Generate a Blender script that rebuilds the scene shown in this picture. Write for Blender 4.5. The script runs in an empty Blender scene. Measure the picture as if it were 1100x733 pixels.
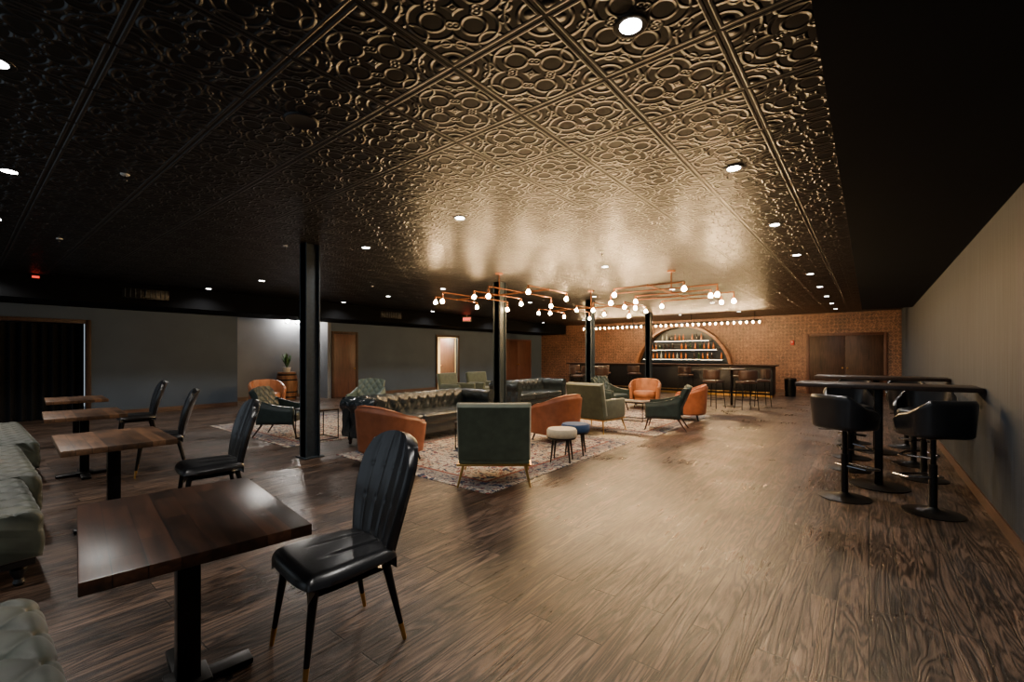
import bpy, bmesh, math, random
from mathutils import Vector, Matrix
random.seed(7)
scene=bpy.context.scene
COL=scene.collection
pi=math.pi
def S(r,g,b):
    def f(c):
        c/=255.0
        return c/12.92 if c<=0.04045 else ((c+0.055)/1.055)**2.4
    return (f(r),f(g),f(b),1.0)

# ------------------------------------------------------------------ nodes
class NT:
    def __init__(s,name):
        s.m=bpy.data.materials.new(name); s.m.use_nodes=True
        s.t=s.m.node_tree; s.b=s.t.nodes['Principled BSDF']; s.out=s.t.nodes['Material Output']
    def n(s,typ,**k):
        nd=s.t.nodes.new(typ)
        for a,v in k.items(): setattr(nd,a,v)
        return nd
    def put(s,sock,v):
        if isinstance(v,bpy.types.NodeSocket): s.t.links.new(v,sock)
        else: sock.default_value=v
    def math(s,op,a,b=0.0,c=0.0):
        nd=s.n('ShaderNodeMath',operation=op)
        s.put(nd.inputs[0],a); s.put(nd.inputs[1],b); s.put(nd.inputs[2],c)
        return nd.outputs[0]
    def pos(s,obj=False):
        if obj: return s.n('ShaderNodeTexCoord').outputs['Object']
        return s.n('ShaderNodeNewGeometry').outputs['Position']
    def sep(s,v):
        nd=s.n('ShaderNodeSeparateXYZ'); s.put(nd.inputs[0],v); return nd.outputs
    def comb(s,x,y,z=0.0):
        nd=s.n('ShaderNodeCombineXYZ'); s.put(nd.inputs[0],x); s.put(nd.inputs[1],y); s.put(nd.inputs[2],z); return nd.outputs[0]
    def noise(s,vec,scale,detail=3.0,rough=0.5,dist=0.0):
        nd=s.n('ShaderNodeTexNoise'); s.put(nd.inputs['Vector'],vec)
        nd.inputs['Scale'].default_value=scale; nd.inputs['Detail'].default_value=detail
        nd.inputs['Roughness'].default_value=rough; nd.inputs['Distortion'].default_value=dist
        return nd.outputs[0]
    def ramp(s,f,stops):
        nd=s.n('ShaderNodeValToRGB'); s.put(nd.inputs[0],f)
        el=nd.color_ramp.elements
        while len(el)<len(stops): el.new(0.5)
        for e,(p,c) in zip(el,stops): e.position=p; e.color=c
        return nd.outputs[0]
    def mix(s,f,a,b,mode='MIX'):
        nd=s.n('ShaderNodeMix',data_type='RGBA',blend_type=mode)
        s.put(nd.inputs[0],f); s.put(nd.inputs[6],a); s.put(nd.inputs[7],b); return nd.outputs[2]
    def rng(s,v,a,b,c,d,smooth=False):
        nd=s.n('ShaderNodeMapRange')
        if smooth: nd.interpolation_type='SMOOTHSTEP'
        s.put(nd.inputs[0],v)
        for i,x in enumerate((a,b,c,d)): nd.inputs[i+1].default_value=x
        return nd.outputs[0]
    def bump(s,h,strength=0.5,dist=0.01):
        nd=s.n('ShaderNodeBump'); nd.inputs['Strength'].default_value=strength; nd.inputs['Distance'].default_value=dist
        s.put(nd.inputs['Height'],h); s.t.links.new(nd.outputs[0],s.b.inputs['Normal'])
    def base(s,c): s.put(s.b.inputs['Base Color'],c)
    def rough(s,c): s.put(s.b.inputs['Roughness'],c)
    def metal(s,c): s.b.inputs['Metallic'].default_value=c

def simple(name,col,rough=0.5,metal=0.0,var=0.25,nscale=25,bump=0.05,spec=0.5,sheen=0.0,coat=0.0):
    t=NT(name); p=t.pos(True)
    n=t.noise(p,nscale,4)
    dark=tuple(c*(1-var) for c in col[:3])+(1,); lite=tuple(min(1,c*(1+var)) for c in col[:3])+(1,)
    t.base(t.ramp(n,[(0.3,dark),(0.7,lite)])); t.rough(rough); t.metal(metal)
    t.b.inputs['Specular IOR Level'].default_value=spec
    t.b.inputs['Sheen Weight'].default_value=sheen
    t.b.inputs['Coat Weight'].default_value=coat
    if bump>0: t.bump(t.noise(p,nscale*6,3),bump,0.004)
    return t.m
def emis(name,col,strength):
    t=NT(name); t.base((col[0],col[1],col[2],1))
    t.b.inputs['Emission Color'].default_value=col; t.b.inputs['Emission Strength'].default_value=strength
    return t.m
def woodmat(name,c1,c2,rough=0.4,axis=0,scale=1.0,plank=0.0,coat=0.0,spec=0.5):
    t=NT(name); p=t.pos(True); x,y,z=t.sep(p)
    a=[x,y,z]; a[axis]=t.math('MULTIPLY',a[axis],0.08)
    v=t.comb(*a)
    n=t.noise(v,22*scale,6,0.6,0.6); n2=t.noise(p,2.2,2)
    f=t.math('ADD',t.math('MULTIPLY',n,0.75),t.math('MULTIPLY',n2,0.3))
    col=t.ramp(f,[(0.35,c1),(0.68,c2)])
    if plank>0:
        o=[x,y,z]; other=o[1-axis]
        br=t.n('ShaderNodeTexBrick'); br.offset=0.4
        t.put(br.inputs['Vector'],t.comb(o[axis],other))
        br.inputs['Scale'].default_value=1; br.inputs['Brick Width'].default_value=0.35; br.inputs['Row Height'].default_value=plank
        br.inputs['Mortar Size'].default_value=0.0016
        br.inputs['Color1'].default_value=(0.40,0.38,0.36,1); br.inputs['Color2'].default_value=(1.7,1.6,1.45,1); br.inputs['Mortar'].default_value=(0.15,0.15,0.15,1)
        col=t.mix(1.0,col,br.outputs[0],'MULTIPLY')
    t.base(col); t.rough(rough); t.b.inputs['Coat Weight'].default_value=coat
    t.b.inputs['Specular IOR Level'].default_value=spec
    t.bump(n,0.12,0.004)
    return t.m

# --- ceiling: embossed tin tiles
def ceiling_mat():
    t=NT('embossed_tin'); x,y,z=t.sep(t.pos())
    s=0.61
    def cell(v,off,s_=s):
        f=t.math('FRACT',t.math('DIVIDE',t.math('ADD',v,off),s_))
        return t.math('ABSOLUTE',t.math('SUBTRACT',t.math('MULTIPLY',f,2.0),1.0))
    ax=cell(x,40*s+0.575); ay=cell(y,40*s+0.1)
    big=t.math('MAXIMUM',ax,ay); px=big; py=t.math('MINIMUM',ax,ay)
    def ln(a,b): return t.math('SQRT',t.math('ADD',t.math('MULTIPLY',a,a),t.math('MULTIPLY',b,b)))
    def sub(a,b): return t.math('SUBTRACT',a,b)
    def ridge(d,w,h=1.0):
        return t.rng(t.math('ABSOLUTE',d),0.0,w,h,0.0,True)
    r=ln(px,py)
    R=[]
    rs=ln(sub(px,0.46),py)
    R.append(ridge(sub(rs,0.40),0.05)); R.append(ridge(sub(rs,0.20),0.045,0.8))
    rc=ln(sub(0.9,px),sub(0.9,py))
    R.append(ridge(sub(rc,0.50),0.05)); R.append(ridge(sub(rc,0.28),0.045,0.8))
    rt=ln(sub(0.9,px),py)
    R.append(ridge(sub(rt,0.22),0.045,0.9))
    for cx,cy,rr in ((0.64,0.46,0.085),(0.28,0.22,0.07)):
        rd=ln(sub(px,cx),sub(py,cy))
        R.append(ridge(sub(rd,rr),0.04,0.8)); R.append(t.rng(rd,0.0,0.04,1.0,0.0,True))
    R.append(t.rng(r,0.02,0.09,1.3,0.0,True))
    rk=ln(sub(0.84,px),sub(0.84,py)); R.append(t.rng(rk,0.02,0.12,1.2,0.0,True))
    h=R[0]
    for q in R[1:]: h=t.math('MAXIMUM',h,q)
    edge=t.rng(big,0.90,0.92,0.0,1.0,True)
    h=t.math('ADD',t.math('MULTIPLY',h,sub(1.0,edge)),t.math('MULTIPLY',edge,1.7))
    groove=t.rng(big,0.955,0.975,0.0,2.2,True)
    h=sub(h,groove)
    n=t.noise(t.pos(),3.0,3)
    c=t.ramp(h,[(0.0,(0.003,0.003,0.003,1)),(0.5,(0.010,0.0098,0.0095,1)),(1.0,(0.036,0.034,0.032,1))])  # relief shading put into the colour: recesses darker, ridges lighter
    t.base(c); t.metal(0.0)
    t.rough(t.rng(n,0.3,0.7,0.37,0.42)); t.b.inputs['Specular IOR Level'].default_value=0.24
    t.bump(h,1.0,0.0095)
    return t.m
def floor_mat():
    t=NT('plank_floor'); x,y,z=t.sep(t.pos())
    br=t.n('ShaderNodeTexBrick'); br.offset=0.37
    t.put(br.inputs['Vector'],t.comb(y,x))
    br.inputs['Scale'].default_value=1; br.inputs['Brick Width'].default_value=1.25; br.inputs['Row Height'].default_value=0.15
    br.inputs['Mortar Size'].default_value=0.004; br.inputs['Mortar Smooth'].default_value=0.3
    br.inputs['Color1'].default_value=(0,0,0,1); br.inputs['Color2'].default_value=(1,1,1,1); br.inputs['Mortar'].default_value=(0,0,0,1)
    rnd=br.outputs[0]
    sh=t.math('MULTIPLY',rnd,9.0)
    v=t.comb(t.math('MULTIPLY',t.math('ADD',x,sh),1.0),t.math('MULTIPLY',t.math('ADD',y,sh),0.06),sh)
    g=t.noise(v,36,9,0.8,0.5)
    v2=t.comb(x,t.math('MULTIPLY',y,0.09),sh)
    w=t.noise(v2,6,3,0.5,0.7)
    w2=t.math('ABSOLUTE',t.math('SINE',t.math('MULTIPLY',w,46.0)))
    f=t.math('ADD',t.math('MULTIPLY',g,0.78),t.math('MULTIPLY',w2,0.22))
    c=t.ramp(f,[(0.34,S(16,12,10)),(0.50,S(56,44,37)),(0.62,S(104,85,72)),(0.78,S(148,127,110))])
    tone=t.ramp(rnd,[(0.0,(0.38,0.37,0.36,1)),(1.0,(1.1,1.06,1.03,1))])
    c=t.mix(1.0,c,tone,'MULTIPLY')
    c=t.mix(t.math('MULTIPLY',br.outputs[1],0.97),c,(0.003,0.0025,0.002,1))
    t.base(c)
    pat=t.noise(t.pos(),1.3,4)
    rr=t.math('ADD',t.rng(g,0.3,0.7,0.46,0.26),t.rng(pat,0.38,0.62,-0.07,0.08))
    t.rough(rr); t.b.inputs['Specular IOR Level'].default_value=0.45
    hh=t.math('SUBTRACT',f,t.math('MULTIPLY',br.outputs[1],1.5))
    t.bump(hh,0.7,0.006)
    return t.m
def paint(name,col,r=0.6,streak=False,spec=0.5):
    t=NT(name); p=t.pos()
    n=t.noise(p,1.3,4)
    c=t.ramp(n,[(0.3,tuple(a*0.88 for a in col[:3])+(1,)),(0.7,tuple(a*1.1 for a in col[:3])+(1,))])
    if streak:
        x,y,z=t.sep(p); q=t.noise(t.comb(x,y,t.math('MULTIPLY',z,0.04)),34,4)
        c=t.mix(0.8,c,t.ramp(q,[(0.3,(0.45,0.45,0.45,1)),(0.7,(1.45,1.45,1.45,1))]),'MULTIPLY')
    t.base(c); t.rough(r); t.b.inputs['Specular IOR Level'].default_value=spec
    t.bump(t.noise(p,180,3),0.15,0.002)
    return t.m
def brick_mat():
    t=NT('patterned_copper_tile'); x,y,z=t.sep(t.pos())
    k=2*pi/0.26
    a=t.math('SINE',t.math('MULTIPLY',x,k)); b=t.math('SINE',t.math('MULTIPLY',z,k))
    ca=t.math('COSINE',t.math('MULTIPLY',x,k*2)); cb=t.math('COSINE',t.math('MULTIPLY',z,k*2))
    q=t.math('ADD',t.math('MULTIPLY',a,b),t.math('MULTIPLY',t.math('MULTIPLY',ca,cb),0.7))
    q=t.math('ADD',q,t.math('MULTIPLY',t.math('SUBTRACT',t.noise(t.pos(),11,4),0.5),2.8))
    l=t.rng(t.math('ABSOLUTE',q),0.05,0.5,1.0,0.0,True)
    n=t.noise(t.pos(),1.6,4,0.6)
    base=t.ramp(n,[(0.3,S(62,43,35)),(0.7,S(104,72,56))])
    c=t.mix(t.math('MULTIPLY',l,0.6),base,S(166,124,98))
    t.base(c); t.rough(0.45); t.bump(l,0.4,0.006)
    return t.m
def rug_mat(name,w,l,seed):
    t=NT(name); x,y,z=t.sep(t.pos(True))
    ax=t.math('ABSOLUTE',x); ay=t.math('ABSOLUTE',y)
    v=t.comb(ax,ay,float(seed))
    vo=t.n('ShaderNodeTexVoronoi'); t.put(vo.inputs['Vector'],v); vo.inputs['Scale'].default_value=5.5
    n3=t.noise(v,10,3,0.6,1.0)
    c=t.ramp(n3,[(0.0,S(18,26,46)),(0.43,S(30,42,72)),(0.46,S(172,162,146)),(0.56,S(182,172,156)),(0.58,S(124,48,34)),(0.64,S(96,38,30)),(0.66,S(60,72,100)),(0.8,S(36,48,78))])
    c=t.mix(t.rng(vo.outputs[0],0.13,0.17,0.9,0.0),c,S(122,48,34))
    bx=t.math('SUBTRACT',w/2,ax); by=t.math('SUBTRACT',l/2,ay)
    e=t.math('MINIMUM',bx,by)
    band=t.math('MULTIPLY',t.math('LESS_THAN',e,0.30),t.math('GREATER_THAN',e,0.08))
    c=t.mix(t.math('MULTIPLY',band,0.5),c,S(30,40,66))
    line=t.math('LESS_THAN',t.math('ABSOLUTE',t.math('SUBTRACT',e,0.32)),0.02)
    c=t.mix(line,c,S(116,54,40))
    t.base(c); t.rough(0.95); t.b.inputs['Sheen Weight'].default_value=0.05
    t.bump(t.noise(t.pos(True),260,2),0.4,0.004)
    return t.m

MT=dict(
 black_leather=simple('black_leather',S(26,27,30),0.28,nscale=12,bump=0.10,spec=0.6),
 dark_leather=simple('dark_leather',S(30,38,42),0.27,nscale=12,bump=0.12,spec=0.75),
 cognac=simple('cognac_leather',S(146,84,54),0.42,nscale=9,var=0.2,bump=0.12),
 cognac_light=simple('light_cognac_leather',S(158,100,64),0.42,nscale=9,var=0.2,bump=0.12),
 brown_seat=simple('dark_brown_leather',S(66,44,33),0.42,nscale=9,var=0.2,bump=0.12),
 olive=simple('olive_velvet',S(62,71,54),0.75,nscale=9,sheen=0.3,bump=0.1),
 green_leather=simple('green_leather',S(36,49,47),0.4,nscale=10,bump=0.1),
 teal=simple('grey_teal_leather',S(78,96,94),0.45,nscale=10,bump=0.1),
 sage=simple('sage_velvet',S(48,56,47),0.55,nscale=7,var=0.4,sheen=0.15,bump=0.1),
 black_metal=simple('black_metal',S(20,20,21),0.38,0.6,bump=0.02),
 column_paint=simple('column_paint',S(40,50,57),0.4,0.1,bump=0.03),
 brass=simple('brass',S(200,158,90),0.3,1.0,bump=0.0,var=0.1),
 copper=simple('copper_pipe',S(150,98,66),0.35,1.0,bump=0.0,var=0.15),
 chrome=simple('dark_chrome',S(130,130,132),0.2,1.0,bump=0.0,var=0.1),
 black_wood=simple('black_wood',S(18,16,15),0.4,bump=0.05),
 cream=simple('cream_fabric',S(206,190,160),0.8,bump=0.1,var=0.1),
 blue=simple('blue_fabric',S(48,74,112),0.8,bump=0.1,var=0.15),
 black_plastic=simple('black_plastic',S(16,16,17),0.5,bump=0.0),
 white_plastic=simple('white_plastic',S(220,218,210),0.5,bump=0.0,var=0.05),
 curtain=simple('black_velvet',S(15,16,19),0.9,bump=0.1,spec=0.2),
 table_dark=woodmat('dark_butcher_block',S(22,14,10),S(62,39,27),0.3,0,1.0,0.09,spec=0.35),
 table_brown=woodmat('brown_butcher_block',S(56,40,29),S(108,80,58),0.42,0,1.0,0.09,spec=0.4),
 walnut=woodmat('walnut',S(34,23,18),S(68,47,36),0.5,2,spec=0.3),
 walnut_h=woodmat('walnut_horizontal',S(28,20,16),S(58,43,33),0.4,1),
 red_door=woodmat('red_brown_door',S(58,34,27),S(92,57,45),0.45,2),
 trimwood=woodmat('trim_wood',S(54,37,29),S(90,63,48),0.45,1),
 barrel_wood=woodmat('barrel_oak',S(90,56,32),S(150,100,60),0.5,2),
 leaf=simple('leaf_green',S(62,92,54),0.5,bump=0.0),
 pot=simple('white_ceramic',S(210,206,196),0.3,bump=0.0,var=0.05),
 bulb=emis('warm_bulb',(1.0,0.64,0.30,1),760.0),
 small_bulb=emis('warm_small_bulb',(1.0,0.62,0.28,1),1100.0),
 sconce=emis('sconce_glow',(1.0,0.92,0.82,1),1200.0),
 lens=emis('downlight_lens',(1.0,0.96,0.90,1),25.0),
 strip=emis('warm_strip',(1.0,0.62,0.28,1),45.0),
 shelf_strip=emis('shelf_strip',(1.0,0.82,0.58,1),18.0),
 red_text=emis('red_sign_letters',(1.0,0.05,0.03,1),8.0),
 red_dim=emis('red_sign_glow',(1.0,0.05,0.03,1),1.5),
 sign=simple('sign_white',S(150,140,135),0.5,bump=0.0,var=0.02),
 mirror=simple('smoked_mirror',S(36,42,48),0.3,0.5,bump=0.0,var=0.05),
 wall=paint('wall_charcoal',S(64,78,94),spec=0.3),
 wall_light=paint('wall_pale_grey',S(104,108,114),spec=0.3),
 wallr=paint('wall_charcoal_right',S(46,54,64),0.65,True,0.25),
 soffit=paint('soffit_slate',S(20,27,34),0.8,spec=0.2),
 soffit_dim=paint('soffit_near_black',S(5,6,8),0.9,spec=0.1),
 beige=paint('beige_paint',S(214,190,140)),
)
MT['ceil']=ceiling_mat(); MT['floor']=floor_mat(); MT['brick']=brick_mat()
BC=[simple('bottle_amber',S(150,84,26),0.12,bump=0),simple('bottle_green',S(34,56,32),0.12,bump=0),simple('bottle_clear',S(140,146,142),0.1,bump=0),simple('bottle_dark',S(34,24,20),0.12,bump=0)]

# ------------------------------------------------------------------ mesh
class M:
    def __init__(s): s.bm=bmesh.new()
    def _merge(s,b,mat=None):
        if mat is not None: bmesh.ops.transform(b,matrix=mat,verts=b.verts)
        me=bpy.data.meshes.new('t'); b.to_mesh(me); b.free(); s.bm.from_mesh(me); bpy.data.meshes.remove(me)
    def box(s,c,d,bev=0.0,rot=None,seg=2):
        b=bmesh.new(); bmesh.ops.create_cube(b,size=1.0)
        bmesh.ops.scale(b,vec=d,verts=b.verts)
        if bev>0: bmesh.ops.bevel(b,geom=b.edges[:],offset=bev,segments=seg,profile=0.5,affect='EDGES')
        m=Matrix.Translation(c)
        if rot: m=m@(Matrix.Rotation(rot[2],4,'Z')@Matrix.Rotation(rot[1],4,'Y')@Matrix.Rotation(rot[0],4,'X'))
        s._merge(b,m); return s
    def b2(s,lo,hi,bev=0.0,seg=2):
        return s.box([(a+b)/2 for a,b in zip(lo,hi)],[b-a for a,b in zip(lo,hi)],bev,None,seg)
    def cyl(s,p1,p2,r1,r2=None,seg=16):
        if r2 is None: r2=r1
        p1=Vector(p1);p2=Vector(p2); d=p2-p1; L=d.length
        b=bmesh.new(); bmesh.ops.create_cone(b,cap_ends=True,segments=seg,radius1=r1,radius2=r2,depth=L)
        q=Vector((0,0,1)).rotation_difference(d.normalized()).to_matrix().to_4x4()
        s._merge(b,Matrix.Translation((p1+p2)/2)@q); return s
    def sph(s,c,r,sc=(1,1,1),u=16,v=10):
        b=bmesh.new(); bmesh.ops.create_uvsphere(b,u_segments=u,v_segments=v,radius=r)
        s._merge(b,Matrix.Translation(c)@Matrix.Diagonal((sc[0],sc[1],sc[2],1))); return s
    def lathe(s,prof,seg=24,c=(0,0,0)):
        bm=s.bm; rings=[]
        for r,z in prof:
            if r<1e-5: rings.append([bm.verts.new((c[0],c[1],c[2]+z))])
            else: rings.append([bm.verts.new((c[0]+r*math.cos(2*pi*i/seg),c[1]+r*math.sin(2*pi*i/seg),c[2]+z)) for i in range(seg)])
        for a,b in zip(rings,rings[1:]):
            for i in range(seg):
                j=(i+1)%seg
                if len(a)==1 and len(b)==1: continue
                if len(a)==1: bm.faces.new((a[0],b[j],b[i]))
                elif len(b)==1: bm.faces.new((a[i],a[j],b[0]))
                else: bm.faces.new((a[i],a[j],b[j],b[i]))
        for e in (rings[0],rings[-1]):
            if len(e)>1: bm.faces.new(e)
        return s
    def tube(s,pts,r,seg=8,closed=False):
        n=len(pts)
        for i in range(n if closed else n-1):
            s.cyl(pts[i],pts[(i+1)%n],r,r,seg)
        for i in range(n):
            s.sph(pts[i],r,(1,1,1),seg,max(4,seg//2))
        return s
    def slab(s,P,nu,nv,thick,disp=None,flip=False):
        bm=s.bm; F=[];B=[]; e=1e-3
        for j in range(nv+1):
            fr=[];bk=[]
            for i in range(nu+1):
                u=i/nu;v=j/nv
                p=Vector(P(u,v))
                du=Vector(P(min(1,u+e),v))-Vector(P(max(0,u-e),v)); dv=Vector(P(u,min(1,v+e)))-Vector(P(u,max(0,v-e)))
                nrm=du.cross(dv)
                nrm=nrm.normalized() if nrm.length>1e-12 else Vector((0,0,1))
                if flip: nrm=-nrm
                d=disp(u,v) if disp else 0
                fr.append(bm.verts.new(p+nrm*d))
                ed=min(u,1-u)*nu; ev=min(v,1-v)*nv
                k=1.0 if min(ed,ev)>=1 else 0.55
                bk.append(bm.verts.new(p-nrm*thick*k))
            F.append(fr);B.append(bk)
        for j in range(nv):
            for i in range(nu):
                bm.faces.new((F[j][i],F[j][i+1],F[j+1][i+1],F[j+1][i]))
                bm.faces.new((B[j][i],B[j+1][i],B[j+1][i+1],B[j][i+1]))
        for i in range(nu):
            bm.faces.new((F[0][i],B[0][i],B[0][i+1],F[0][i+1])); bm.faces.new((F[nv][i],F[nv][i+1],B[nv][i+1],B[nv][i]))
        for j in range(nv):
            bm.faces.new((F[j][0],F[j+1][0],B[j+1][0],B[j][0])); bm.faces.new((F[j][nu],B[j][nu],B[j+1][nu],F[j+1][nu]))
        return s
    def extr(s,prof,x0,x1,nu,place,disp=None,endr=0.0):
        bm=s.bm; n=len(prof); ca=sum(p[0] for p in prof)/n; cb=sum(p[1] for p in prof)/n
        L=[0]
        for i in range(n-1): L.append(L[-1]+math.dist(prof[i],prof[i+1]))
        T=L[-1]+math.dist(prof[-1],prof[0])
        rows=[]
        for iu in range(nu+1):
            u=iu/nu; x=x0+(x1-x0)*u
            k=1.0
            if endr>0:
                de=min(x-x0,x1-x)
                if de<endr: k=1-0.10*(1-math.sqrt(max(0,1-(1-de/endr)**2)))
            row=[]
            for i,(a,b) in enumerate(prof):
                a0,b0=prof[i-1]; a1,b1=prof[(i+1)%n]
                t=Vector((a1-a0,b1-b0)); nn=Vector((t.y,-t.x)); nn=nn.normalized() if nn.length>0 else nn
                d=disp(u,L[i]/T) if disp else 0
                aa=ca+(a-ca)*k+nn.x*d; bb=cb+(b-cb)*k+nn.y*d
                row.append(bm.verts.new(place(x,aa,bb)))
            rows.append(row)
        for r0,r1 in zip(rows,rows[1:]):
            for i in range(n):
                j=(i+1)%n; bm.faces.new((r0[i],r0[j],r1[j],r1[i]))
        bm.faces.new(rows[0]); bm.faces.new(rows[-1][::-1])
        return s
    def obj(s,name,parent=None,mat=None,label=None,angle=40,loc=None):
        bmesh.ops.recalc_face_normals(s.bm,faces=s.bm.faces[:])
        me=bpy.data.meshes.new(name); s.bm.to_mesh(me); s.bm.free()
        for p in me.polygons: p.use_smooth=True
        me.set_sharp_from_angle(angle=math.radians(angle))
        if mat: me.materials.append(MT[mat] if isinstance(mat,str) else mat)
        o=bpy.data.objects.new(name,me); COL.objects.link(o)
        if parent: o.parent=parent
        if loc: o.location=loc
        if label: o['label']=label
        return o
def root(name,label,cat,loc=(0,0,0),rz=0.0,group=None):
    o=bpy.data.objects.new(name,None); o.empty_display_size=0.1; COL.objects.link(o)
    o.location=loc; o.rotation_euler=(0,0,rz); o['label']=label; o['category']=cat
    if group: o['group']=group
    return o
def tag(o,label,cat,group=None):
    o['label']=label;o['category']=cat
    if group:o['group']=group
    return o
def struct(o): o['kind']='structure'; return o
def dup(o,loc,rz=None,label=None):
    n=o.copy(); COL.objects.link(n)
    def rec(src,dst):
        for c in [c for c in COL.objects if c.parent is src]:
            k=c.copy(); k.parent=dst; COL.objects.link(k); rec(c,k)
    rec(o,n)
    n.location=loc
    if rz is not None: n.rotation_euler=(0,0,rz)
    if label: n['label']=label
    return n
def face(dx,dy): return math.atan2(dx,-dy)
def sp_(v,p): return math.copysign(abs(v)**p,v)
def diam(s,t,a,b,depth,p=0.4):
    A=s*a+t*b;B=s*a-t*b
    return depth*((abs(math.sin(pi*A))*abs(math.sin(pi*B)))**p)

# ------------------------------------------------------------------ shell
H=3.05; D=20.5; XR=0.87; XL=-14.3; Y0=-3.0; XC=-15.7
struct(M().b2((-17.6,Y0,-0.1),(XR+0.1,D+0.1,0)).obj('floor',mat='floor'))
struct(M().b2((-17.6,Y0,H),(XR+0.1,D+0.1,H+0.1)).obj('ceiling',mat='ceil'))
struct(M().b2((XR,Y0,0),(XR+0.1,D+0.1,H)).obj('wall_right',mat='wallr'))
struct(M().b2((XL,D,0),(XR,D+0.1,H)).obj('wall_back',mat='brick'))
w=M()
w.b2((XL-0.12,Y0,0),(XL,-0.6,H)); w.b2((XL-0.12,-0.6,2.2),(XL,1.93,H))
w.b2((XL-0.12,1.93,0),(XL,5.14,H))
w.b2((XL-0.12,8.02,0),(XL,12.8,H)); w.b2((XL-0.12,12.8,2.25),(XL,14.0,H)); w.b2((XL-0.12,14.0,0),(XL,D,H))
struct(w.obj('wall_left',mat='wall'))
w=M(); w.b2((XC,5.02,0),(XL-0.12,5.14,H)); w.b2((XC-0.1,5.02,0),(XC,8.02,H)); w.b2((XC,7.9,0),(XL,8.02,H))
struct(w.obj('wall_recess',mat='wall_light'))
w=M(); w.b2((-16.6,12.0,0),(-16.5,14.9,2.6)); w.b2((-16.5,14.8,0),(XL-0.12,14.9,2.6)); w.b2((-16.5,12.0,0),(XL-0.12,12.1,2.6)); w.b2((-16.5,12.0,2.6),(XL-0.12,14.9,2.7))
struct(w.obj('wall_side_room',mat='beige'))
struct(M().b2((-15.9,-0.8,0),(-15.8,2.1,H)).obj('wall_behind_curtain',mat='soffit'))
struct(M().b2((-0.16,Y0,2.71),(XR,15.5,H-0.002)).obj('trim_1',mat='soffit'))
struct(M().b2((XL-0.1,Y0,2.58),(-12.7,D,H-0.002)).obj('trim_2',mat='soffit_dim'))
struct(M().b2((XR-0.015,Y0,0),(XR,D,0.11)).obj('baseboard_right',mat='trimwood'))
b=M()
for a,c in ((2.02,5.14),(9.0,12.71),(14.09,17.1),(19.5,D)): b.b2((XL,a,0),(XL+0.015,c,0.12))
b.b2((XC,5.14,0),(XC+0.015,7.9,0.12))
struct(b.obj('baseboard_left',mat='trimwood'))
b=M(); b.b2((XL,D-0.015,0),(-8.8,D,0.12)); b.b2((-4.3,D-0.015,0),(-1.95,D,0.12))
struct(b.obj('baseboard_back',mat='trimwood'))
def doorframe(name,plane,a,c,h,t=0.09,d=0.04,mat='walnut'):
    m=M()
    if plane=='x':
        x=XL
        m.b2((x,a-t,0),(x+d,a,h+t),0.004); m.b2((x,c,0),(x+d,c+t,h+t),0.004); m.b2((x,a,h),(x+d,c,h+t),0.004)
    else:
        y=D
        m.b2((a-t,y-d,0),(a,y,h+t),0.004); m.b2((c,y-d,0),(c+t,y,h+t),0.004); m.b2((a,y-d,h),(c,y,h+t),0.004)
    return struct(m.obj(name,mat=mat))
doorframe('trim_3','x',-0.6,1.93,2.2); doorframe('trim_4','x',12.8,14.0,2.25,mat='walnut')
doorframe('trim_5','x',8.12,8.94,2.2,mat='walnut'); doorframe('trim_6','x',17.2,19.4,2.2,mat='red_door')
doorframe('trim_7','y',-1.8,0.4,2.2,mat='red_door')
def flat_door(name,plane,a,c,h,mat,leaves=2):
    r=root(name,'dark stained flat wood door set in its frame','door'); struct(r)
    wd=(c-a)/leaves
    for i in range(leaves):
        lo=a+i*wd+0.005; hi=a+(i+1)*wd-0.005
        m=M()
        if plane=='x': m.b2((XL+0.002,lo,0.01),(XL+0.028,hi,h-0.005),0.003)
        else: m.b2((lo,D-0.028,0.01),(hi,D-0.002,h-0.005),0.003)
        m.obj('door_leaf',r,mat)
        hx=hi-0.07 if i==0 else lo+0.07
        k=M()
        if plane=='x': k.cyl((XL+0.02,hx,1.0),(XL+0.07,hx,1.0),0.012); k.sph((XL+0.08,hx,1.0),0.028)
        else: k.cyl((hx,D-0.02,1.0),(hx,D-0.07,1.0),0.012); k.sph((hx,D-0.08,1.0),0.028)
        k.obj('knob',r,'brass')
    return r
flat_door('door_1','y',-1.8,0.4,2.2,'walnut'); flat_door('door_2','x',8.12,8.94,2.2,'red_door',1); flat_door('door_3','x',17.2,19.4,2.2,'red_door')
r=root('door_4','open wood door leaf standing inside the bright doorway','door'); struct(r)
M().b2((XL-1.05,13.93,0.01),(XL-0.13,13.97,2.22),0.004).obj('door_leaf',r,'red_door')
M().sph((XL-0.98,13.90,1.0),0.028).obj('knob',r,'brass')
def cp(u,v):
    y=-0.55+2.42*u; return (XL-0.22+0.05*math.sin(u*95)+0.02*math.sin(u*41),y,0.01+2.17*v)
r=root('curtain','floor-length black velvet curtain in the wood framed opening','curtain',(0,0,0))
M().slab(cp,220,4,0.01).obj('curtain_fabric',r,'curtain',angle=80)
M().cyl((XL-0.22,-0.58,2.185),(XL-0.22,1.92,2.185),0.012).obj('curtain_rod',r,'black_metal')

for i,(x,y) in enumerate(((-6.28,3.2),(-6.28,7.42),(-6.28,11.45),(-6.35,16.0))):
    r=root('column','dark painted square steel support column','column',(x,y,0),group='support columns')
    M().box((0,0,H/2),(0.13,0.2,H-0.004)).box((0,0.092,H/2),(0.2,0.016,H-0.004)).box((0,-0.092,H/2),(0.2,0.016,H-0.004)).obj('shaft',r,'column_paint')
    M().box((0,0,0.01),(0.28,0.28,0.018),0.003).obj('base_plate',r,'column_paint')

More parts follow.
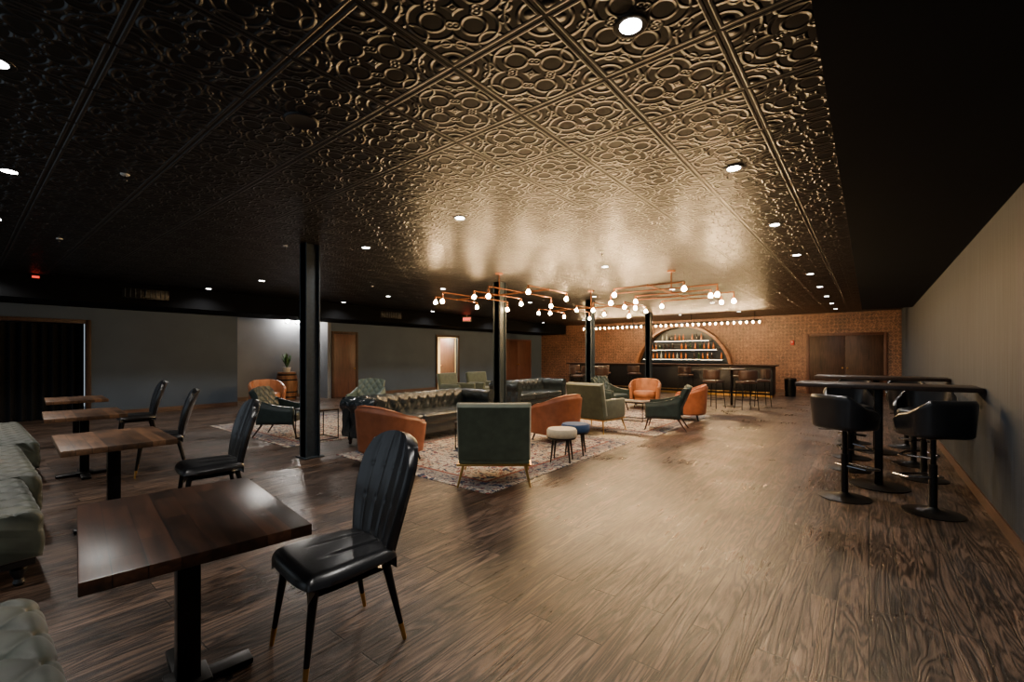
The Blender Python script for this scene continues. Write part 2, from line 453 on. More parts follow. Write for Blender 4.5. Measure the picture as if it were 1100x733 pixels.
# ------------------------------------------------------------------ lights
def lamp(name,typ,loc,energy,col,parent=None,size=0.05,cone=None,rot=None):
    l=bpy.data.lights.new(name,typ); l.energy=energy; l.color=col
    if typ=='AREA': l.size=size
    else: l.shadow_soft_size=size
    if cone: l.spot_size=math.radians(cone); l.spot_blend=0.8
    o=bpy.data.objects.new(name,l); COL.objects.link(o); o.location=loc
    if parent:o.parent=parent
    if rot:o.rotation_euler=rot
    return o
WARM=(1.0,0.94,0.87)
r=root('recessed_light','round recessed ceiling downlight with white trim','ceiling light',(-0.9,2.04,H),group='recessed ceiling lights')
M().lathe([(0.052,-0.001),(0.075,-0.006),(0.082,-0.004),(0.084,0.0)],24).obj('trim_ring',r,'black_metal')
M().lathe([(0.0,-0.004),(0.052,-0.004),(0.052,-0.001)],24).obj('lens',r,'lens')
lamp('downlight','SPOT',(0,0,-0.02),130,WARM,r,0.06,145)
first=r
spots=[(-0.9,-0.1),]+[(-0.9,4.14+2.1*k) for k in range(8)]
for X in (-3.7,-5.8,-7.95,-10.1,-12.3):
    for k in range(6):
        yy=0.3+3.5*k
        if X==-12.3 and k==0: yy=2.95-3.5+0.9
        if X==-3.7 and k==0: yy=0.14
        if X==-3.7 and k==1: yy=3.66
        if X==-10.1 and k==1: yy=4.1
        if X==-7.95 and k==1: continue
        if abs(X+5.8)<0.1 and k==2: continue
        spots.append((X,yy))
for (x,y) in spots: dup(first,(x,y,H))

def chandelier(x,y,rz):
    r=root('pipe_chandelier','copper pipe chandelier with exposed warm filament globe bulbs','chandelier',(x,y,H),rz,'copper pipe chandeliers')
    M().lathe([(0.0,-0.03),(0.07,-0.03),(0.08,0.0)],20).obj('canopy',r,'copper')
    M().cyl((0,0,-0.03),(0,0,-0.42),0.011).obj('stem',r,'copper')
    z=-0.42
    m=M(); m.tube([(0,-1.15,z),(0,1.15,z)],0.014)
    bulbs=[]
    for k,yy in enumerate((-1.15,-0.57,0.0,0.57,1.15)):
        wdt=(0.6,0.95,0.7,0.95,0.6)[k]; dr=(0.02,0.08,0.02,0.08,0.02)[k]
        m.tube([(-wdt,yy,z-dr),(-wdt,yy,z),(wdt,yy,z),(wdt,yy,z-dr)],0.012)
        m.sph((0,yy,z),0.022)
        bulbs+=[(-wdt,yy,z-dr),(wdt,yy,z-dr)]
    m.obj('pipe_frame',r,'copper')
    for q in bulbs:
        M().cyl((q[0],q[1],q[2]-0.05),(q[0],q[1],q[2]+0.02),0.020).obj('lamp_socket',r,'copper')
        M().lathe([(0.0,-0.130),(0.022,-0.124),(0.036,-0.105),(0.038,-0.092),(0.030,-0.072),(0.017,-0.055),(0.014,-0.05)],14,q).obj('bulb',r,'bulb')
    return r
chandelier(-5.6,6.6,pi/2); chandelier(-5.35,9.8,pi/2); chandelier(-2.9,8.4,0.0)
r=root('bar_light_rail','black hanging rail lined with small warm bulbs above the bar','light fixture',(-6.6,17.9,H))
M().b2((-3.6,-0.04,-0.36),(3.6,0.04,-0.30),0.005).obj('rail',r,'black_wood')
m=M()
for xx in (-3.4,-1.2,1.2,3.4): m.cyl((xx,0,-0.31),(xx,0,0),0.01)
m.obj('hanger',r,'black_metal')
for i in range(35):
    M().lathe([(0.0,-0.425),(0.016,-0.42),(0.024,-0.40),(0.018,-0.375),(0.012,-0.36)],10,(-3.55+i*7.1/34,0,0)).obj('bulb',r,'small_bulb')
for i,yy in enumerate((7.15,7.5)):
    r=root('wall_sconce','small bright wall sconce lamp','wall lamp',(XC,yy,2.62),group='wall sconces')
    M().b2((0,-0.04,-0.06),(0.02,0.04,0.06),0.004).cyl((0.01,0,0),(0.1,0,0),0.01).obj('wall_mount',r,'black_metal')
    M().sph((0.13,0,0.02),0.05).obj('bulb',r,'sconce')
lamp('side_room_light','AREA',(-15.4,13.4,2.5),300,(1.0,0.88,0.66),None,0.8)

# ------------------------------------------------------------------ ceiling bits
r=root('ceiling_speaker','round dark ceiling speaker grille','speaker',(-3.0,1.47,H))
M().lathe([(0.0,-0.006),(0.085,-0.008),(0.1,-0.012),(0.108,-0.006),(0.11,0)],28).obj('grille',r,'black_plastic')
for i,(x,y) in enumerate(((-5.1,0.94),(-8.6,0.9),(-6.6,3.0),(-3.2,6.2),(-8.9,6.0))):
    r=root('fire_sprinkler','small pendent fire sprinkler head on the ceiling','sprinkler',(x,y,H),group='fire sprinklers')
    M().lathe([(0.0,-0.012),(0.03,-0.01),(0.034,0)],16).obj('escutcheon',r,'white_plastic')
    M().cyl((0,0,-0.012),(0,0,-0.05),0.006).lathe([(0.0,-0.056),(0.018,-0.054),(0.018,-0.05),(0,-0.05)],12).obj('deflector',r,'chrome')
for yv in (2.7,9.3):
    r=root('air_vent','dark rectangular ventilation grille on the soffit','vent',(-12.7,yv,2.84),group='soffit vents')
    m=M(); m.b2((0,-0.42,-0.11),(0.015,0.42,0.11),0.003); m.obj('frame',r,'black_metal')
    m=M()
    for i in range(9): m.box((0.02,-0.36+i*0.09,0),(0.02,0.012,0.18))
    m.obj('louver',r,'column_paint')

def textmesh(txt,size,parent,mat,loc,rot,name='lettering'):
    cu=bpy.data.curves.new('t','FONT'); cu.body=txt; cu.size=size; cu.extrude=0.003; cu.align_x='CENTER'; cu.align_y='CENTER'
    o=bpy.data.objects.new('t',cu); COL.objects.link(o)
    bpy.context.view_layer.update()
    me=bpy.data.meshes.new_from_object(o.evaluated_get(bpy.context.evaluated_depsgraph_get()))
    bpy.data.objects.remove(o)
    me.materials.clear(); me.materials.append(MT[mat])
    k=bpy.data.objects.new(name,me); COL.objects.link(k); k.parent=parent; k.location=loc; k.rotation_euler=rot
    return k
r=root('exit_sign','illuminated exit sign with red EXIT letters hanging from ceiling','exit sign',(-12.4,12.65,H),math.radians(50))
M().box((0,0,-0.16),(0.34,0.04,0.2),0.006).obj('sign_box',r,'sign')
M().cyl((0,0,-0.06),(0,0,0),0.012).obj('mount',r,'white_plastic')
textmesh('EXIT',0.14,r,'red_text',(0,-0.024,-0.165),(pi/2,0,0))
r=root('exit_sign_glow','small red glowing box for the glow of a hidden exit sign on the dark soffit','sign glow',(-12.7,1.0,2.99))  # glowing box stands in for the red glow of a hidden exit sign
M().b2((0,-0.06,-0.03),(0.02,0.06,0.03),0.004).obj('housing',r,'black_metal')
M().b2((0.02,-0.05,-0.02),(0.026,0.05,0.02),0.002).obj('lens',r,'red_dim')
r=root('fire_alarm','small red fire alarm box on the patterned wall','fire alarm',(-2.35,D,1.95))
M().b2((-0.06,-0.05,-0.08),(0.06,0.001,0.08),0.006).obj('housing',r,simple('red_plastic',S(170,30,24),0.4,bump=0))
M().sph((0,-0.05,0.03),0.025).obj('strobe',r,'white_plastic')

# ------------------------------------------------------------------ furniture
def cafe_table(x,y,rz,mat,label):
    r=root('cafe_table',label,'table',(x,y,0),rz)
    M().box((0,0,0.737),(1.0,0.70,0.046),0.004).obj('tabletop',r,mat)
    M().box((0,0,0.37),(0.085,0.085,0.69),0.004).box((0,0,0.708),(0.4,0.3,0.01)).obj('pedestal',r,'black_metal')
    M().box((0,0,0.018),(0.62,0.09,0.03),0.008).box((0,0,0.018),(0.09,0.5,0.03),0.008).box((0,0,0.035),(0.16,0.16,0.02),0.004).obj('base',r,'black_metal')
    return r
cafe_table(-2.35,0.646,math.radians(-7),'table_dark','dark butcher block cafe table on a black metal pedestal')
cafe_table(-5.07,0.86,math.radians(-3),'table_brown','brown wood cafe table on a black metal pedestal')
cafe_table(-7.5,1.0,math.radians(-4),'table_brown','brown wood cafe table on a black metal pedestal')
cafe_table(-10.1,1.25,math.radians(-4),'table_brown','brown wood cafe table on a black metal pedestal')

def dining_chair(x,y,rz):
    r=root('dining_chair','black tufted leather dining chair with brass tipped legs','chair',(x,y,0),rz,'black leather dining chairs')
    def sp(u,v):
        s=2*u-1;t=2*v-1
        w_=0.245+0.02*(-t)
        def rnd(a,b): return a*math.sqrt(max(0,1-0.20*b*b*abs(b)**1.5))
        X=w_*rnd(s,t)+0; Y=0.255*rnd(t,s)
        e=max(abs(s),abs(t)); zz=0.478-0.045*max(0,(e-0.78)/0.22)**2
        return (X,Y,zz)
    def sd(u,v):
        k=min(1,max(0,(v-0.25)/0.2))
        g=1-0.45*k*(math.exp(-((u-0.33)/0.022)**2)+math.exp(-((u-0.67)/0.022)**2))
        return 0.020*g*(math.sin(pi*u)*math.sin(pi*v))**0.35
    M().slab(sp,60,48,0.105,sd).obj('seat',r,'black_leather',angle=70)
    def bp(u,v):
        s=2*u-1
        hw=0.178+0.068*math.sin(pi*min(1,v*1.2)*0.62)-0.22*max(0,v-0.82)**1.3*2
        z=0.42+0.61*v-0.06*abs(s)**3*max(0,v-0.5)*2
        y=0.205+0.17*v**1.3-0.07*s*s*(0.4+0.6*v)
        return (hw*s,y,z)
    def bd(u,v):
        g=(math.sin(pi*min(1,max(0,u))))**0.25 if 0<u<1 else 0
        for c in (0.2,0.4,0.6,0.8): g-=0.32*math.exp(-((u-c)/0.03)**2)*min(1,(1.02-v)*8)
        for c in (0.42,0.70):
            for uc in (0.2,0.4,0.6,0.8): g-=0.3*math.exp(-((v-c)/0.02)**2-((u-uc)/0.03)**2)
        return 0.016*max(g,-0.2)
    M().slab(bp,70,64,0.045,bd,flip=False).obj('backrest',r,'black_leather',angle=70)
    for sx in (-1,1):
        for sy in (-1,1):
            top=Vector((sx*0.18,sy*0.18,0.40)); bot=Vector((sx*0.215,sy*0.235+(0.03 if sy>0 else 0),0.002))
            mid=bot+(top-bot)*0.22
            l=M().cyl(mid,top,0.013,0.022).obj('leg',r,'black_metal')
            M().cyl(bot,mid,0.010,0.0135).obj('leg_tip',l,'brass','brass leg tip')
    return r
ch=dining_chair(-2.11,1.21,math.radians(-6))
dup(ch,(-4.75,1.48,0),math.radians(-8)); dup(ch,(-6.95,1.62,0),math.radians(-14)); dup(ch,(-9.5,1.9,0),math.radians(-6))

def bench(x0,x1,yf,rz=0.0):
    L=x1-x0; Dp=0.72
    r=root('tufted_bench','sage green velvet tufted banquette seat with turned black legs','bench',((x0+x1)/2,yf-Dp/2,0),rz,'sage green banquettes')
    prof=[]
    def arc(cx,cz,rad,a0,a1,n):
        for i in range(n+1):
            a=math.radians(a0+(a1-a0)*i/n); prof.append((cx+rad*math.cos(a),cz+rad*math.sin(a)))
    for i in range(12): prof.append((Dp/2,0.17+0.23*i/12))
    arc(Dp/2-0.07,0.40,0.07,0,90,12)
    for i in range(1,56): prof.append((Dp/2-0.07-(Dp-0.11)*i/56,0.47))
    arc(-Dp/2+0.04,0.43,0.04,90,180,4)
    prof.append((-Dp/2,0.17))
    def dd(u,t):
        A=u*L/0.24+t*10; B=u*L/0.24-t*10
        sa=abs(math.sin(pi*A)); sb=abs(math.sin(pi*B))
        q=(sa*sb)**0.22
        button=-0.018*math.exp(-((sa*sa+sb*sb)/0.05))
        q=0.024*q+button-0.012
        return q if t<0.68 else 0
    M().extr(prof,-L/2,L/2,int(L*84),lambda x,a,b:(x,a,b),dd,0.06).obj('seat',r,'sage',angle=80)
    M().b2((-L/2+0.03,-Dp/2+0.02,0.13),(L/2-0.03,Dp/2-0.03,0.2),0.008).obj('base_rail',r,'black_wood')
    def bp(u,v): return (-L/2+L*u,-Dp/2+0.06-0.10*v,0.42+0.5*v)
    M().slab(bp,int(L*30),22,0.12,lambda u,v:diam(u,v,L/0.24/2*2,2,0.03),flip=True).obj('backrest',r,'sage',angle=80)
    for sx in (-1,1):
        for sy in (-1,1):
            M().lathe([(0.02,0),(0.03,0.02),(0.022,0.045),(0.04,0.085),(0.042,0.105),(0.028,0.12),(0.045,0.135)],16,(sx*(L/2-0.1),sy*(Dp/2-0.1),0)).obj('leg',r,'black_wood')
    return r
bench(-2.7,-1.0,0.22); bench(-5.35,-4.12,0.36); bench(-7.4,-5.38,0.46); bench(-9.9,-7.43,0.62)

def rug(x0,x1,y0,y1,seed,rz=0.0):
    m=rug_mat('rug_pattern_%d'%seed,x1-x0,y1-y0,seed)
    o=M().box((0,0,0.004),(x1-x0,y1-y0,0.008),0.002).obj('area_rug',None,m,loc=((x0+x1)/2,(y0+y1)/2,0))
    tag(o,'oriental style area rug with cream blue and rust pattern','rug','area rugs'); return o
rug(-6.1,-3.12,3.5,7.2,1); rug(-5.7,-3.0,7.9,11.4,3); rug(-10.6,-7.2,3.3,7.3,5)
RZ=0.013

def chesterfield(x,y,rz,L,label,mat='dark_leather'):
    r=root('chesterfield_sofa',label,'sofa',(x,y,RZ),rz)
    D2=0.46
    M().b2((-L/2+0.06,-D2+0.03,0.12),(L/2-0.06,D2-0.03,0.30),0.02).obj('base',r,mat)
    n=3; cw=(L-0.40)/n
    for i in range(n):
        a=-L/2+0.2+i*cw
        M().b2((a+0.004,-D2,0.29),(a+cw-0.004,0.26,0.46),0.045,4).obj('seat_cushion',r,mat)
    prof=[(0.24,0.28)]
    for i in range(1,12): prof.append((0.24-0.02*i/12,0.28+0.34*i/12))
    for i in range(17):
        a=math.radians(180-i*(230/16)); prof.append((0.345+0.125*math.cos(a),0.65+0.125*math.sin(a)))
    prof+=[(0.43+0.01*i/8,0.52-0.36*i/8) for i in range(9)]+[(0.44,0.14),(0.24,0.14)]
    prof=prof[::-1]
    def dd(u,t):
        k=1.0 if 0.2<t<0.93 else 0
        return k*(diam(u,t,L/0.22,5,0.040)-0.026)
    M().extr(prof,-L/2+0.02,L/2-0.02,int(L*50),lambda q,a,b:(q,a,b),dd).obj('backrest',r,mat,angle=80)
    for sx in (-1,1):
        pr=[(0.03,0.14)]
        pr+=[(0.03,0.14+0.44*i/8) for i in range(1,9)]
        for i in range(17):
            a=math.radians(215-i*(250/16)); pr.append((0.10+0.115*math.cos(a),0.66+0.115*math.sin(a)))
        pr+=[(0.17,0.56-0.42*i/8) for i in range(0,9)]
        def da(u,t): return (diam(u,t,3.5,4,0.026)-0.016) if 0.08<t<0.95 else 0
        M().extr(pr,-D2,D2,40,(lambda q,a,b,sx=sx:(sx*(L/2-0.2+a),q,b)),da).obj('armrest',r,mat,angle=80)
        M().lathe([(0.0,0),(0.06,0.002),(0.085,0.012),(0.085,0.02)],20).obj('arm_scroll',r,mat).matrix_local=Matrix.Translation((sx*(L/2-0.1),-D2+0.005,0.66))@Matrix.Rotation(pi/2,4,'X')
        for sy in (-1,1):
            M().lathe([(0.02,0),(0.03,0.03),(0.022,0.05),(0.042,0.09),(0.035,0.125)],14,(sx*(L/2-0.13),sy*(D2-0.08),0)).obj('leg',r,'walnut')
    return r
chesterfield(-6.25,5.3,face(1,0),2.75,'long dark leather chesterfield sofa with button tufting on rug')
chesterfield(-7.3,9.9,face(1,0),2.3,'black leather chesterfield sofa with button tufting')
def olive_chair(x,y,rz,label,z=RZ,mat='olive'):
    r=root('armchair',label,'armchair',(x,y,z),rz)
    def bp(u,v):
        s=2*u-1; return (0.40*s,0.27+0.13*v-0.012*s*s,0.30+0.63*v)
    M().slab(bp,40,32,0.11,lambda u,v:0.035*(abs(math.sin(pi*u*1))*abs(math.sin(pi*v)))**0.25+0.0*u,flip=False).obj('backrest',r,mat,angle=60)
    M().b2((-0.31,-0.36,0.31),(0.31,0.28,0.46),0.04,4).obj('seat_cushion',r,mat)
    M().b2((-0.39,-0.36,0.25),(0.39,0.37,0.32),0.015,3).obj('seat_frame',r,mat)
    for sx in (-1,1):
        M().b2((sx*0.355-0.045,-0.38,0.27),(sx*0.355+0.045,0.34,0.62),0.03,4).obj('armrest',r,mat)
    M().b2((-0.41,-0.39,0.235),(0.41,0.40,0.255),0.003).obj('brass_rail',r,'brass','slim brass frame rail')
    for sx in (-1,1):
        for sy in (-1,1):
            M().cyl((sx*0.40,sy*0.39,0),(sx*0.34,sy*0.33,0.24),0.010,0.018).obj('leg',r,'brass')
    return r
olive_chair(-3.45,4.0,face(-0.62,0.78),'olive green velvet armchair with slim brass legs beside rug')
olive_chair(-4.15,7.85,face(0.1,1),'olive green velvet armchair with brass legs near round stools')
olive_chair(-9.6,9.4,face(1,0.1),'olive green armchair near the far wall',0.0)
olive_chair(-9.6,10.6,face(1,-0.1),'olive green armchair near the far wall',0.0)
def barrel_chair(x,y,rz,label,z=RZ,mat='cognac'):
    r=root('barrel_chair',label,'armchair',(x,y,z),rz)
    def P(u,v):
        ph=math.radians(-122+244*u); c=math.cos(ph)
        top=0.58+0.22*max(0,(c+0.3)/1.3)**0.7
        z0=0.14; rr=0.315+0.045*v
        return (rr*sp_(math.sin(ph),0.7)*1.06,0.02+rr*sp_(c,0.7)*1.02,z0+(top-z0)*v)
    M().slab(P,90,24,0.07,lambda u,v:0.015*abs(math.sin(pi*u*9))**0.4*(1 if v<0.999 else 0.5)).obj('backrest',r,mat,angle=70)
    M().lathe([(0.0,0.14),(0.29,0.14),(0.30,0.30),(0.30,0.30)],32).obj('base',r,mat)
    M().lathe([(0.0,0.29),(0.29,0.29),(0.315,0.33),(0.315,0.41),(0.29,0.45),(0.2,0.465),(0.0,0.47)],36,(0,-0.03,0)).obj('seat_cushion',r,mat)
    for sx in (-1,1):
        for sy in (-1,1):
            M().cyl((sx*0.26,sy*0.25,0),(sx*0.22,sy*0.21,0.15),0.012,0.022).obj('leg',r,'black_wood')
    return r
barrel_chair(-5.15,3.80,face(-0.05,1),'cognac leather barrel chair at the end of the dark sofa').scale=(1.02,1.02,0.98)
barrel_chair(-4.25,6.45,face(-1,0.1),'cognac leather barrel chair beside round stools')
barrel_chair(-5.0,12.3,face(0.3,-1),'cognac leather barrel chair near the bar',0.0,'cognac_light')
barrel_chair(-3.25,10.4,face(-1,-0.3),'cognac leather barrel chair beside a dark lounge chair',RZ)
barrel_chair(-12.7,5.3,face(1,-0.2),'light cognac leather barrel chair by the wall',0.0,'cognac_light')
def lounge_chair(x,y,rz,label,z=RZ,mat='green_leather'):
    r=root('lounge_chair',label,'armchair',(x,y,z),rz)
    def bp(u,v):
        s=2*u-1; return ((0.29+0.03*v)*s,0.20+0.24*v-0.05*s*s,0.32+0.56*v-0.04*abs(s)**3*v)
    M().slab(bp,44,40,0.085,lambda u,v:diam(u,v,4,3,0.03)).obj('backrest',r,mat,angle=75)
    M().b2((-0.30,-0.34,0.28),(0.30,0.26,0.44),0.05,4).obj('seat_cushion',r,mat)
    for sx in (-1,1):
        def ap(u,v,sx=sx):
            return (sx*0.325,-0.32+0.64*u,0.24+(0.30+0.14*u**2)*v)
        M().slab(ap,20,10,0.05,lambda u,v:0.01,flip=(sx>0)).obj('armrest',r,mat,angle=60)
        M().cyl((sx*0.27,-0.34,0.003),(sx*0.25,-0.26,0.29),0.011,0.02).obj('leg',r,'walnut')
        M().cyl((sx*0.27,0.42,0.006),(sx*0.24,0.22,0.30),0.011,0.02).obj('leg',r,'walnut')
    return r
lounge_chair(-3.15,8.75,face(-1,-0.25),'dark green leather lounge chair with reclined tufted back')
lounge_chair(-8.3,3.75,face(0.75,0.65),'dark green tufted leather lounge chair on rug')
lounge_chair(-9.3,6.1,face(0.6,-0.8),'grey green tufted leather lounge chair on rug',RZ,'teal')
lounge_chair(-5.35,10.9,face(1,-0.2),'dark green leather lounge chair with tufted back')
def pouf(x,y,mat,label):
    r=root('round_stool',label,'stool',(x,y,RZ),0.4)
    M().lathe([(0.0,0.31),(0.19,0.31),(0.20,0.325),(0.20,0.335)],30).obj('seat_frame',r,'black_wood')
    M().lathe([(0.0,0.335),(0.195,0.335),(0.208,0.355),(0.208,0.42),(0.19,0.445),(0.1,0.458),(0.0,0.46)],36).obj('seat_cushion',r,mat)
    for i in range(4):
        a=pi/4+i*pi/2
        M().cyl((0.185*math.cos(a),0.185*math.sin(a),0),(0.14*math.cos(a),0.14*math.sin(a),0.315),0.010,0.018).obj('leg',r,'black_wood')
pouf(-3.3,5.22,'cream','cream round upholstered stool with dark wooden legs')
pouf(-3.38,5.72,'blue','blue round upholstered stool with dark wooden legs')
def side_table(x,y,sx,sy,h,label):
    r=root('side_table',label,'table',(x,y,RZ),0)
    m=M(); a=sx/2;b=sy/2
    for z in (0.01,h-0.02): m.tube([(-a,-b,z),(a,-b,z),(a,b,z),(-a,b,z)],0.009,6,True)
    m.obj('frame',r,'black_metal')
    for p,q in ((-a,-b),(a,-b),(a,b),(-a,b)): M().cyl((p,q,0),(p,q,h-0.02),0.009).obj('leg',r,'black_metal')
    M().box((0,0,h-0.006),(sx+0.03,sy+0.03,0.02),0.004).obj('tabletop',r,'walnut_h')
side_table(-7.5,3.95,0.5,0.5,0.52,'square black metal frame side table with wood top')
side_table(-4.75,5.3,0.5,0.9,0.42,'low wood coffee table with black metal frame')
side_table(-4.3,9.6,0.9,0.5,0.42,'low wood coffee table with black metal frame')

def pub_table(y,label):
    r=root('high_table',label,'table',(0.08,y,0))
    M().box((0.01,0,1.12),(1.54,0.62,0.045),0.004).obj('tabletop',r,'walnut_h')
    M().box((0,0,0.56),(0.075,0.075,1.08),0.004).box((0,0,1.09),(0.5,0.3,0.012)).obj('pedestal',r,'black_metal')
    M().lathe([(0,0),(0.27,0.0),(0.27,0.012),(0.06,0.03),(0.0,0.03)],32).obj('base',r,'black_metal')
for y in (6.45,8.75): pub_table(y,'long dark wood high table reaching the grey wall')
def bucket_stool(x,y,rz):
    r=root('bar_stool','black leather bucket bar stool with pedestal and footrest','bar stool',(x,y,0),rz,'black bucket bar stools')
    M().lathe([(0.0,0.0),(0.225,0.0),(0.225,0.008),(0.15,0.022),(0.05,0.04),(0.03,0.06),(0.0,0.06)],36).obj('base',r,'black_metal')
    M().cyl((0,0,0.04),(0,0,0.45),0.032).cyl((0,0,0.45),(0,0,0.73),0.022).obj('pedestal',r,'black_metal')
    m=M()
    m.tube([(-0.025,0,0.33),(-0.15,-0.08,0.31),(-0.16,-0.26,0.30),(0.16,-0.26,0.30),(0.15,-0.08,0.31),(0.025,0,0.33)],0.012,8)
    m.obj('footrest',r,'chrome')
    M().b2((-0.21,-0.22,0.705),(0.21,0.195,0.835),0.05,4).obj('seat',r,'black_leather')
    def P(u,v):
        ph=math.radians(-118+236*u); c=math.cos(ph)
        top=0.86+0.20*max(0,min(1,(c+0.45)/1.25)); z0=0.72; rr=0.205+0.02*v
        return (rr*sp_(math.sin(ph),0.6)*1.06,rr*sp_(c,0.6),z0+(top-z0)*v)
    M().slab(P,80,16,0.032,lambda u,v:0.008).obj('backrest',r,'black_leather',angle=60)
    M().cyl((0.05,0.0,0.69),(0.24,0.05,0.67),0.006).obj('lever',r,'chrome')
    return r
st=bucket_stool(-0.2,5.72,face(0,1)-0.6)
dup(st,(0.46,5.66,0),face(0,1)+0.6); dup(st,(-0.2,7.18,0),face(0.3,-1)); dup(st,(0.5,7.15,0),face(-0.3,-1))
dup(st,(-0.2,8.02,0),face(0,1)); dup(st,(0.46,8.0,0),face(0.1,1)); dup(st,(-0.2,9.45,0),face(0,-1)); dup(st,(0.46,9.45,0),face(0,-1))

# ------------------------------------------------------------------ bar
r=root('bar_counter','long black bar counter with dark wood top','bar counter',(-6.65,17.9,0))
M().b2((-4.05,-0.3,0.08),(4.05,0.35,1.07),0.006).obj('counter_body',r,'black_wood')
M().b2((-4.15,-0.45,1.07),(4.15,0.42,1.13),0.008).obj('countertop',r,'walnut')
M().b2((-4.03,-0.27,0),(4.03,0.33,0.08)).obj('kick_plate',r,'brass')
M().b2((-4.0,-0.298,0.082),(4.0,-0.29,0.094)).obj('light_strip',r,'strip')
m=M(); m.cyl((-4.0,-0.48,0.18),(4.0,-0.48,0.18),0.02)
for i in range(9): m.cyl((-3.9+i*0.97,-0.48,0.18),(-3.9+i*0.97,-0.3,0.18),0.012)
m.obj('foot_rail',r,'brass')
CX=-6.55; CZ=0.70; R=2.12
r=root('back_bar_arch','large round bronze framed back bar with bottle shelves','bar shelf',(CX,D,0))
def ringpts(rad,n=60):
    a=math.asin(-CZ/rad); return [(rad*math.cos(a+(pi-2*a)*i/n),CZ+rad*math.sin(a+(pi-2*a)*i/n)) for i in range(n+1)]
RI=R-0.10
m=M(); o_=ringpts(R); i_=ringpts(RI)
bm=m.bm; rows=[]
for (ox,oz),(ix,iz) in zip(o_,i_):
    rows.append([bm.verts.new((ox,0,max(0,oz))),bm.verts.new((ox,-0.40,max(0,oz))),bm.verts.new((ix,-0.40,max(0,iz))),bm.verts.new((ix,0,max(0,iz)))])
for p,q in zip(rows,rows[1:]):
    for k in range(4): bm.faces.new((p[k],p[(k+1)%4],q[(k+1)%4],q[k]))
bm.faces.new(rows[0]); bm.faces.new(rows[-1])
m.obj('arch_frame',r,woodmat('bronze_wood',S(84,54,36),S(140,96,62),0.3,0))
m=M(); bm=m.bm
f=[bm.verts.new((x,-0.03,max(0,z))) for x,z in i_]; g=[bm.verts.new((x,-0.005,max(0,z))) for x,z in i_]
bm.faces.new(f); bm.faces.new(g[::-1])
for k in range(len(f)):
    j=(k+1)%len(f); bm.faces.new((f[k],f[j],g[j],g[k]))
m.obj('mirror_panel',r,'mirror')
shelves=[(1.30,1.74),(1.72,1.52),(2.12,1.2)]
for z,hw in shelves:
    M().b2((-hw,-0.34,z-0.02),(hw,-0.03,z+0.012),0.003).obj('shelf',r,'black_wood')
    M().b2((-hw+0.02,-0.33,z-0.028),(hw-0.02,-0.31,z-0.021)).obj('light_strip',r,'shelf_strip')
M().b2((-1.85,-0.65,0.02),(1.85,-0.41,0.90),0.005).b2((-1.7,-0.42,0.05),(1.7,-0.04,0.90),0.005).obj('back_counter',r,'black_wood')
protos=[]
for k,c in enumerate(BC):
    rr=0.037 if k!=2 else 0.042
    o=M().lathe([(0,0),(rr,0),(rr,0.17),(rr*0.85,0.20),(0.014,0.235),(0.013,0.29),(0.017,0.292),(0.017,0.31),(0,0.31)],12).obj('liquor_bottle',None,c)
    tag(o,('amber','green','clear','dark')[k]+' glass liquor bottle on back bar shelf','bottle','back bar bottles'); protos.append(o)
used=[False]*4
for z,hw in shelves:
    lim=min(hw-0.08,math.sqrt(RI**2-(z+0.34-CZ)**2)-0.14)
    nb=int(lim*2/0.17)
    for i in range(nb):
        if random.random()<0.15: continue
        k=random.choice([0,0,0,1,2,3]); x=CX-lim+i*(2*lim)/(nb-1); p=(x+random.uniform(-.015,.015),D-0.19,z+0.0125)
        if not used[k]: protos[k].location=p; used[k]=True
        else:
            q=dup(protos[k],p); s=random.uniform(0.85,1.0); q.scale=(s,s,s)
for k in range(4):
    if not used[k]: bpy.data.objects.remove(protos[k])
def brown_stool(x,y,rz):
    r=root('bar_stool','dark brown leather bar stool with slim black metal legs','bar stool',(x,y,0),rz,'brown bar stools')
    M().b2((-0.21,-0.2,0.70),(0.21,0.2,0.77),0.03,4).obj('seat',r,'brown_seat')
    def P(u,v):
        ph=math.radians(-75+150*u); return (0.235*math.sin(ph),0.01+0.225*math.cos(ph),0.80+0.26*v)
    M().slab(P,24,8,0.03).obj('backrest',r,'brown_seat')
    for sx in (-1,1):
        for sy in (-1,1):
            M().cyl((sx*0.22,sy*0.22,0),(sx*0.17,sy*0.16,0.80 if sy>0 else 0.71),0.011,0.014,10).obj('leg',r,'black_metal')
    M().tube([(-0.2,-0.2,0.25),(0.2,-0.2,0.25),(0.2,0.2,0.25),(-0.2,0.2,0.25)],0.008,6,True).obj('footrest',r,'black_metal')
    return r
bs=brown_stool(-3.55,16.9,face(0,1))
for x in (-5.3,-7.3,-8.6,-10.0): dup(bs,(x,16.9,0),face(random.uniform(-.2,.2),1))
def high_round(x,y):
    r=root('high_table','round dark wood high table on a black pedestal','table',(x,y,0))
    M().lathe([(0,1.04),(0.36,1.04),(0.37,1.05),(0.37,1.075),(0.0,1.08)],36).obj('tabletop',r,'walnut_h')
    M().cyl((0,0,0.02),(0,0,1.04),0.035).obj('pedestal',r,'black_metal')
    M().lathe([(0,0),(0.25,0.0),(0.25,0.012),(0.05,0.03),(0,0.03)],28).obj('base',r,'black_metal')
high_round(-3.1,14.0); high_round(-7.6,14.3)
for x,y,dx,dy in ((-2.6,13.4,-0.6,0.8),(-3.4,13.25,0.3,0.9),(-2.45,14.5,-1,-0.5),(-8.1,13.8,0.8,0.6),(-7.1,13.7,-0.4,0.7),(-8.2,14.8,1,-0.5)):
    dup(bs,(x,y,0),face(dx,dy))
BX,BY=-15.2,6.96
r=root('wine_barrel','oak barrel with dark metal hoops beside the wall','barrel',(BX,BY,0))
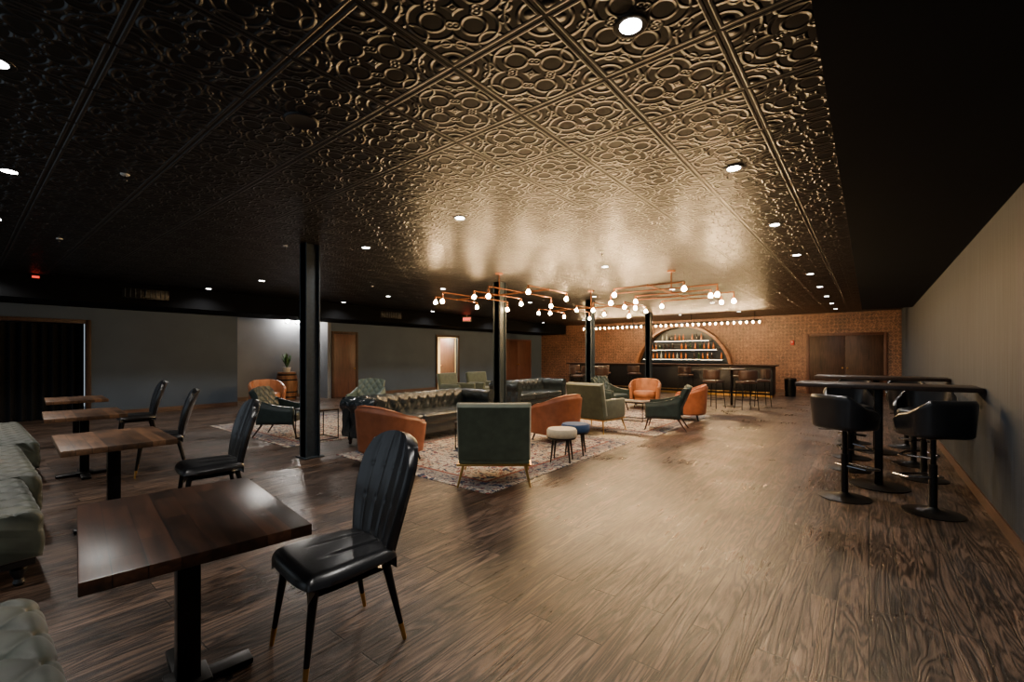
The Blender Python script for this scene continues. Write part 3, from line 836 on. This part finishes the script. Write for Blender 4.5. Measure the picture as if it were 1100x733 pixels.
M().lathe([(0,0),(0.27,0),(0.32,0.22),(0.335,0.45),(0.32,0.68),(0.27,0.9),(0,0.9)],28).obj('barrel_body',r,'barrel_wood')
for z,rad in ((0.08,0.292),(0.25,0.326),(0.65,0.326),(0.82,0.292)):
    M().lathe([(rad-0.02,z-0.025),(rad+0.003,z-0.025),(rad+0.003,z+0.025),(rad-0.02,z+0.025)],28).obj('hoop',r,'black_metal')
r=root('potted_plant','leafy green plant in a white pot on the barrel','plant',(BX,BY,0.9))
M().lathe([(0,0),(0.09,0),(0.12,0.16),(0.10,0.16),(0.0,0.14)],20).obj('pot',r,'pot')
m=M()
for i in range(26):
    a=random.uniform(0,2*pi); ln=random.uniform(0.3,0.6); lean=random.uniform(0.1,0.4)
    def lp(u,v,a=a,ln=ln,lean=lean):
        wd=0.03*math.sin(pi*min(1,v*0.95+0.05))*(2*u-1); rr=lean*ln*v+0.25*ln*v*v*lean
        return (rr*math.cos(a)-wd*math.sin(a),rr*math.sin(a)+wd*math.cos(a),0.13+ln*v*(1-0.25*lean*v))
    m.slab(lp,2,8,0.002)
m.obj('foliage',r,'leaf')
r=root('waste_bin','small black cylindrical waste bin by the bar','bin',(-2.2,18.6,0))
M().lathe([(0,0),(0.17,0),(0.19,0.6),(0.18,0.6),(0.16,0.05),(0,0.05)],24).obj('bin_body',r,'black_metal')
M().lathe([(0.185,0.60),(0.195,0.60),(0.195,0.63),(0.15,0.66),(0,0.67)],24).obj('lid',r,'chrome')

# ------------------------------------------------------------------ world & camera
wd=bpy.data.worlds.new('world'); scene.world=wd; wd.use_nodes=True
bg=wd.node_tree.nodes['Background']; bg.inputs[0].default_value=(0.76,0.88,1.0,1); bg.inputs[1].default_value=0.6
cam=bpy.data.cameras.new('camera'); co=bpy.data.objects.new('camera',cam); COL.objects.link(co)
cam.sensor_width=36; cam.lens=480/1100*36; cam.shift_y=15.5/1100; cam.clip_start=0.05
co.location=(0,0,1.46); co.rotation_euler=(pi/2,0,math.atan2(384,480))
scene.camera=co
